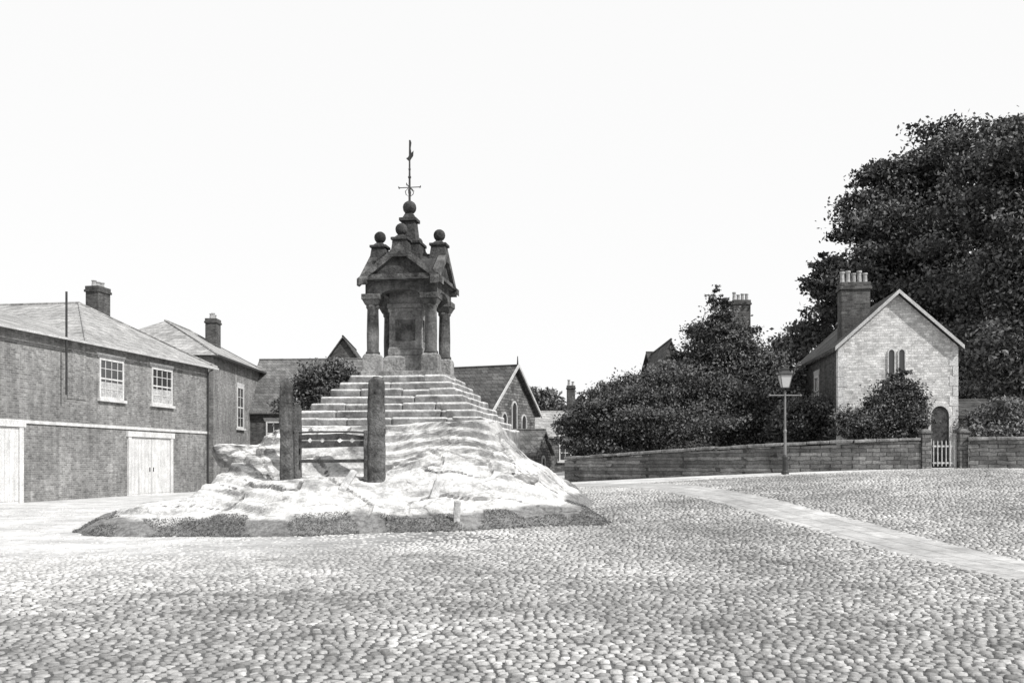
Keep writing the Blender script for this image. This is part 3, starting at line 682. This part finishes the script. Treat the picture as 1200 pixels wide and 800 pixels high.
for a,b_ in((0,1),(2,1)):
    mb=MB(); A=Vector((p[a][0],0,p[a][1]));B_=Vector((p[b_][0],0,p[b_][1])); vs=[]
    for y in(-.25,-.205):
        vs+=[(A.x,y,A.z-.03),(B_.x,y,B_.z-.03),(B_.x,y,B_.z+th),(A.x,y,A.z+th)]
    mb.add(vs,[(0,1,2,3),(7,6,5,4),(0,4,5,1),(3,2,6,7),(0,3,7,4),(1,5,6,2)]); mb.build('bargeboard','trim',ct)
for k_ in range(13):
    z=-.2+k_*.38; w=.30 if k_%2 else .18
    for x0,x1 in((-.035,w),(W-w,W+.02)):
        mb=MB(); mb.rough(x0,x1,-.015,.3,z,z+.365,.006); mb.build('quoin','cream',ct)
for dx in(-.19,.19): window(ct,'front',W/2+dx-.05,3.45,4.65,.30,arch=True,sill=False,mat='cream',fw=.045)
window(ct,'left',4.2,2.7,4.0,.9,(1,1),off=-.03)
ds=MB(); u=W-.66; n=14; h0=.44; z1=2.5
out=[];inn=[]; fw=.11
for i in range(n+1):
    a=PI*i/n; out.append((u+h0*math.cos(a),z1-h0+h0*1.2*math.sin(a))); inn.append((u+(h0-fw)*math.cos(a),z1-h0+(h0-fw)*1.2*math.sin(a)))
out=[(u+h0,0)]+out+[(u-h0,0)]; inn=[(u+h0-fw,0)]+inn+[(u-h0+fw,0)]; m2=len(out); vs=[]
for y in(-.06,.02):
    vs+=[(x,y,z) for x,z in out]+[(x,y,z) for x,z in inn]
fs=[]
for i in range(m2-1): fs+=[(i,i+1,m2+i+1,m2+i),(i,2*m2+i,2*m2+i+1,i+1),(m2+i,m2+i+1,3*m2+i+1,3*m2+i)]
ds.add(vs,fs); dso=ds.build('door_surround','white',ct)
q=MB(); q.add([(x,-.015,z) for x,z in inn]+[(x,.015,z) for x,z in inn],[tuple(range(m2)),tuple(range(2*m2-1,m2-1,-1))]+[(i,m2+i,m2+(i+1)%m2,(i+1)%m2) for i in range(m2)]); q.build('door','wood',dso,'dark arched door')
chimney(ct,1.0,2.0,5.0,7.55,1.12,.8,5,'brick_dark',ph=.42)
h10=house('outbuilding','small dark brick outbuilding against the right side of the stone cottage',(X(1136,40),40,1.3),R(-6),-1.1,1.3,0,4,2.0,2.7,'x','brick_dark','slate_dark',over=.1); h10['category']='outbuilding'

# ---------------------------------------------------------------- roadside wall, gate
def wall_run(pts,label,h=.93,seed=0):
    t=thing('stone_wall',label,'wall',(0,0,0)); mb=MB(); cp=MB(); P_=[]
    for i in range(len(pts)-1):
        a=Vector(pts[i]);b_=Vector(pts[i+1]);n=max(1,int((b_-a).length/.62))
        P_+=[a+(b_-a)*k/n for k in range(n)]
    P_.append(Vector(pts[-1])); vs=[];fs=[]
    for i,p in enumerate(P_):
        d=(P_[min(i+1,len(P_)-1)]-P_[max(i-1,0)]).normalized(); nn=Vector((-d.y,d.x))*.2; z=g(p.x,p.y)
        hh=h+.02*math.sin(i*1.1+seed)
        for q in(p-nn,p+nn): vs+=[(q.x,q.y,z-.4),(q.x,q.y,z+hh)]
    for i in range(len(P_)-1):
        o=i*4; fs+=[(o,o+4,o+5,o+1),(o+2,o+3,o+7,o+6),(o+1,o+5,o+7,o+3)]
    e=(len(P_)-1)*4; fs+=[(0,1,3,2),(e,e+2,e+3,e+1)]
    mb.add(vs,fs); mb.build('masonry','ashlar',t)
    for i in range(len(P_)-1):
        a=P_[i];b_=P_[i+1]; L_=(b_-a).length; z0=g(a.x,a.y)+h+.02; z1=g(b_.x,b_.y)+h+.02
        mt=Matrix.Translation((a.x,a.y,z0))@Matrix.Rotation(math.atan2(b_.y-a.y,b_.x-a.x),4,'Z')@Matrix.Rotation(-math.atan2(z1-z0,L_),4,'Y')
        cp.rough(.006,L_-.006,-.27,.27,.012+random.uniform(-.01,.01),.12+random.uniform(-.012,.012),.01,mt)
    cp.build('coping','palestone',t,bev=.03); return t
wall_run([(X(665,42),42),(X(760,39.3),39.3),(X(840,37.3),37.3),(X(920,35.6),35.6),(X(1000,34.6),34.6),(X(1078,34.1),34.1)],'long low stone wall behind the street lamp, left of the gate')
wall_run([(X(1134,33.9),33.9),(X(1200,33.3),33.3),(24,32.3)],'short length of low stone wall right of the gate')
for px,lab in((1084,'left square stone gate pier'),(1128,'right square stone gate pier')):
    x,y=X(px,34),34; z=g(x,y); mb=MB(); t=thing('gate_pier',lab,'gate pier',(x,y,z))
    mb.rough(-.16,.16,-.16,.16,-.3,1.22,.01); mb.build('shaft','ashlar',t,bev=.02); mb=MB(); mb.taper(0,0,1.22,1.29,.19,.19); mb.taper(0,0,1.29,1.38,.17,.05); mb.build('cap','midstone',t)
xg=X(1106,34.0); gt=thing('garden_gate','narrow thin-barred pale gate between the two stone piers','gate',(xg,34.0,g(xg,34)))
for i in range(6):
    mb=MB(); x=-.36+.72*i/5; mb.prismy([(x-.014,.08),(x+.014,.08),(x+.014,.92),(x,.98),(x-.014,.92)],-.03,-.005); mb.build('bar','trim',gt)
mb=MB(); mb.box(-.40,.40,0,.04,.16,.22); mb.build('rail','trim',gt); mb=MB(); mb.box(-.40,.40,0,.04,.74,.80); mb.build('rail','trim',gt)
for s_ in(-1,1):
    mb=MB(); mb.box(s_*.43-.03,s_*.43+.03,.042,.1,.0,1.02); mb.build('stile','trim',gt)

# ---------------------------------------------------------------- street lamp
lx,ly=X(920,33),33.0
lp=thing('street_lamp','tall slender iron gas lamp with glass lantern and ladder bar, before the wall','street lamp',(lx,ly,g(lx,ly)))
mb=MB(); mb.lathe(0,0,[(.13,0),(.13,.10),(.095,.14),(.085,.5),(.10,.55),(.10,.6),(.06,.66)],12); mb.build('base','iron',lp)
mb=MB(); mb.lathe(0,0,[(.05,.6),(.045,1.4),(.06,1.42),(.06,1.48),(.038,1.52),(.032,2.72),(.05,2.76),(.025,2.84)],12); mb.build('post','iron_pale',lp)
mb=MB(); mb.tube([(-.52,0,2.66),(.52,0,2.66)],.020,8); mb.ball(-.52,0,2.66,.04,8); mb.ball(.52,0,2.66,.04,8); mb.build('ladder_bar','iron_pale',lp)
la=MB()
for a in range(4):
    c,s_=math.cos(a*PI/2+PI/4),math.sin(a*PI/2+PI/4)
    la.tube([(0,0,2.76),(c*.12,s_*.12,2.84),(c*.17,s_*.17,2.92)],.012,6); la.tube([(c*.17,s_*.17,2.9),(c*.29,s_*.29,3.34)],.011,6)
la.taper(0,0,2.89,2.92,.13,.13); la.taper(0,0,3.33,3.37,.225,.225); ln=la.build('lantern','iron',lp)
mb=MB(); mb.taper(0,0,2.921,3.329,.112,.195); mb.build('glass','lantern',ln)
mb=MB(); mb.taper(0,0,3.371,3.50,.21,.09); mb.taper(0,0,3.50,3.56,.11,.11); mb.taper(0,0,3.56,3.62,.08,.02); mb.ball(0,0,3.65,.035,8); mb.build('cap','iron',ln)

# ---------------------------------------------------------------- vegetation
def bl(base,items):
    out=[]
    for it in items:
        px,py,d,rx,rz_=it[:5]; ry=it[5] if len(it)>5 else rx
        p=at(px,py,d); out.append((p.x-base[0],p.y-base[1],p.z-base[2],rx,ry,rz_))
    return out
b0=(X(1110,58),58,1.3)
tree('great_tree','great dark spreading tree behind the stone cottage','tree',b0,15,.55,bl(b0,[(1090,330,58,3.6,3.2),(1050,240,58,2.8,2.3),(1090,205,58,2.8,2.2),(1010,262,58,1.9,1.5),(1000,325,57,2.1,1.8),(1150,260,58,3.4,3.2),(1120,172,59,2.3,1.5),(1060,290,57,3.0,2.5),(1140,360,57,3.2,2.6),(970,310,57,1.2,.8),(985,345,58,1.6,1.3),(1100,400,58,3.0,2.2),(1035,345,58,2.2,1.8),(958,335,58,1.0,.7),(1150,440,58,3.0,2.2),(1110,455,60,2.6,1.8),(1025,205,58,1.4,.9),(975,370,59,1.2,.9)]),125000,.135,'leaf',clump=.34,shell=(.15,1.0),sub=11,limbs=10,core=.76,spread=1.25)
b0=(X(1195,50),50,1.3)
tree('great_tree','great dark tree rising above the right edge of the photo, beyond the cottage','tree',b0,13,.5,bl(b0,[(1190,195,50,2.5,1.9),(1215,260,50,3.1,2.7),(1160,245,51,1.8,1.7),(1180,320,50,2.3,2.3),(1230,350,50,3.2,3),(1180,400,50,2.4,2.4),(1165,170,50,1.2,.9),(1250,190,50,2.4,2.0),(1200,450,50,2.4,1.7),(1196,150,50,1.3,.8)]),100000,.12,'leaf',clump=.34,shell=(.15,1.0),sub=11,limbs=8,core=.76,spread=1.25)
b0=(X(955,62),62,1.3)
tree('tree','thin pale tree just left of the cottage roof','tree',b0,7,.25,bl(b0,[(955,390,62,1.9,1.2),(930,408,62,1.7,1.1),(975,365,62,1.1,.9),(915,420,62,1.2,1.0)]),9000,.14,'leaf3',clump=.3,sub=5)
b0=(X(850,45),45,1.2)
tree('evergreen_tree','tall spiky dark evergreen behind the wall, left of the lamp','tree',b0,5.5,.3,bl(b0,[(843,378,45,.85,1.0),(836,352,45,.35,.6),(850,356,45,.3,.5),(818,395,45,.5,.7),(852,400,45,1.3,1.2),(868,408,45,1.1,1.0),(828,415,45,1.5,1.3),(875,432,45,1.7,1.4),(850,455,44.5,2.5,1.9),(898,458,45,1.7,1.6),(812,450,45,1.4,1.5),(905,425,46,1.0,.8),(860,490,44,2.6,1.8),(908,492,43.5,1.7,1.5)]),95000,.078,'leaf2',clump=.30,shell=(.1,1.0),sub=9,core=.84,spread=1.16)
b0=(X(770,43),43,1.1)
tree('shrub','broad dark rounded shrub above the middle of the wall','shrub',b0,1.5,.15,bl(b0,[(770,475,43,2.1,1.6),(740,472,44,1.7,1.3),(800,462,43,1.4,1.4),(778,450,44,1.4,.8),(790,500,42,2.2,1.3),(745,500,42.5,1.8,1.3),(815,485,43,1.4,1.3)]),66000,.07,'leaf2',clump=.30,shell=(.1,1.0),limbs=3,sub=9,core=.86,spread=1.14)
b0=(X(700,44),44,.9)
tree('shrub','dark sloping shrub at the left end of the wall','shrub',b0,1.3,.12,bl(b0,[(705,480,44,1.3,1.0),(690,498,44,1.2,1.3),(724,466,44.5,1.1,.8),(730,496,43.5,1.5,1.5),(680,510,43.5,.8,1.0),(690,522,43,1.0,.7)]),44000,.068,'leaf2',clump=.30,shell=(.1,1.0),limbs=3,sub=9,core=.86,spread=1.14)
b0=(X(960,40),40,1.3)
tree('shrub','low dark shrubs between the lamp and the cottage','shrub',b0,1.0,.1,bl(b0,[(945,490,40,1.3,1.1),(975,488,39.5,1.2,1.0),(1000,495,37.3,.8,.8),(928,500,40,1.0,.9)]),26000,.07,'leaf2',clump=.26,shell=(.1,1.0),limbs=2,sub=6)
b0=(X(1050,36.8),36.8,1.3)
tree('ivy','mass of dark ivy climbing the front of the stone cottage','ivy',b0,1.2,.08,bl(b0,[(1035,490,36.6,1.0,.9,.6),(1052,468,36.7,1.0,.95,.6),(1064,488,36.5,.85,1.0,.6),(1050,452,36.9,.6,.45,.4),(1072,474,36.7,.5,.75,.45),(1014,500,36.4,.8,.7,.5),(1078,497,36.4,.45,.6,.4)]),44000,.055,'leaf',clump=.25,shell=(.1,1.0),limbs=3,sub=7,spread=1.08)
b0=(X(1165,37),37,1.3)
tree('shrub','leafy low shrub behind the wall at the right edge','shrub',b0,.8,.08,bl(b0,[(1155,495,37,.9,.7),(1180,488,37,1.0,.8),(1205,486,37,1.0,.8),(1180,508,36.4,1.5,.6,.6)]),20000,.07,'leaf3',clump=.26,shell=(.1,1.0),limbs=2,sub=6)
b0=(X(385,56),56,.2)
tree('bush','dark bush in front of the gabled house, left of the cross','bush',b0,3.5,.15,bl(b0,[(378,440,56,1.4,1.0),(398,436,56,1.2,.8),(358,455,56,1.1,.9),(385,460,56,1.8,1.2),(405,455,56,1.1,1.1),(365,480,56,1.5,1.3),(395,485,56,1.6,1.3),(375,505,56,1.8,1.3)]),28000,.10,'leaf',clump=.28,limbs=3,sub=6,spread=1.1)
b0=(X(630,120),120,0)
tree('tree','distant hazy dark trees above the far cottage roof','tree',b0,6,.3,bl(b0,[(628,472,120,2.4,2.0),(612,470,120,2.0,1.7),(643,478,120,2.0,1.6)]),8000,.25,'leaf3',clump=.3,sub=5)
bb=[]
for i in range(60):
    a=i/59; x=-150+300*a; bb.append((x,210+10*math.sin(i),2.2,5,5,2.6+1.2*random.random()))
o=foliage('distant_trees',bb,14000,.7,'leaf3',None,.35); tag(o,'far-off belt of trees along the horizon','trees'); o['kind']='stuff'
# ---------------------------------------------------------------- camera, light
cam=bpy.data.cameras.new('camera'); co=bpy.data.objects.new('camera',cam); COL.objects.link(co); SC.camera=co
co.location=(0,0,EYE); co.rotation_euler=(R(90),0,0); cam.sensor_width=36; cam.lens=36*F/1200; cam.shift_y=140/1200; cam.clip_end=6000
az=R(127); el=R(44)
sv=Vector((math.sin(az)*math.cos(el),math.cos(az)*math.cos(el),math.sin(el)))
sl_=bpy.data.lights.new('sun','SUN'); sl_.energy=5.0; sl_.angle=R(.6); sl_.color=(1,.992,.98); so=bpy.data.objects.new('sun',sl_); COL.objects.link(so)
so.rotation_euler=sv.to_track_quat('Z','Y').to_euler()
w=bpy.data.worlds.new('World'); SC.world=w; w.use_nodes=True; nt=w.node_tree; bg=nt.nodes['Background']; bg.inputs[1].default_value=.12
sk=N(nt,'ShaderNodeTexSky'); sk.sky_type='NISHITA'; sk.sun_disc=False; sk.sun_elevation=el; sk.sun_rotation=az
bw=N(nt,'ShaderNodeRGBToBW'); nt.links.new(sk.outputs[0],bw.inputs[0])
mx=N(nt,'ShaderNodeMix'); mx.data_type='RGBA'; mx.inputs[0].default_value=.9; nt.links.new(bw.outputs[0],mx.inputs[6]); mx.inputs[7].default_value=(8.7,8.7,8.7,1)
nt.links.new(mx.outputs[2],bg.inputs[0])
SC.view_settings.view_transform='Standard'; SC.view_settings.look='None'; SC.view_settings.exposure=0
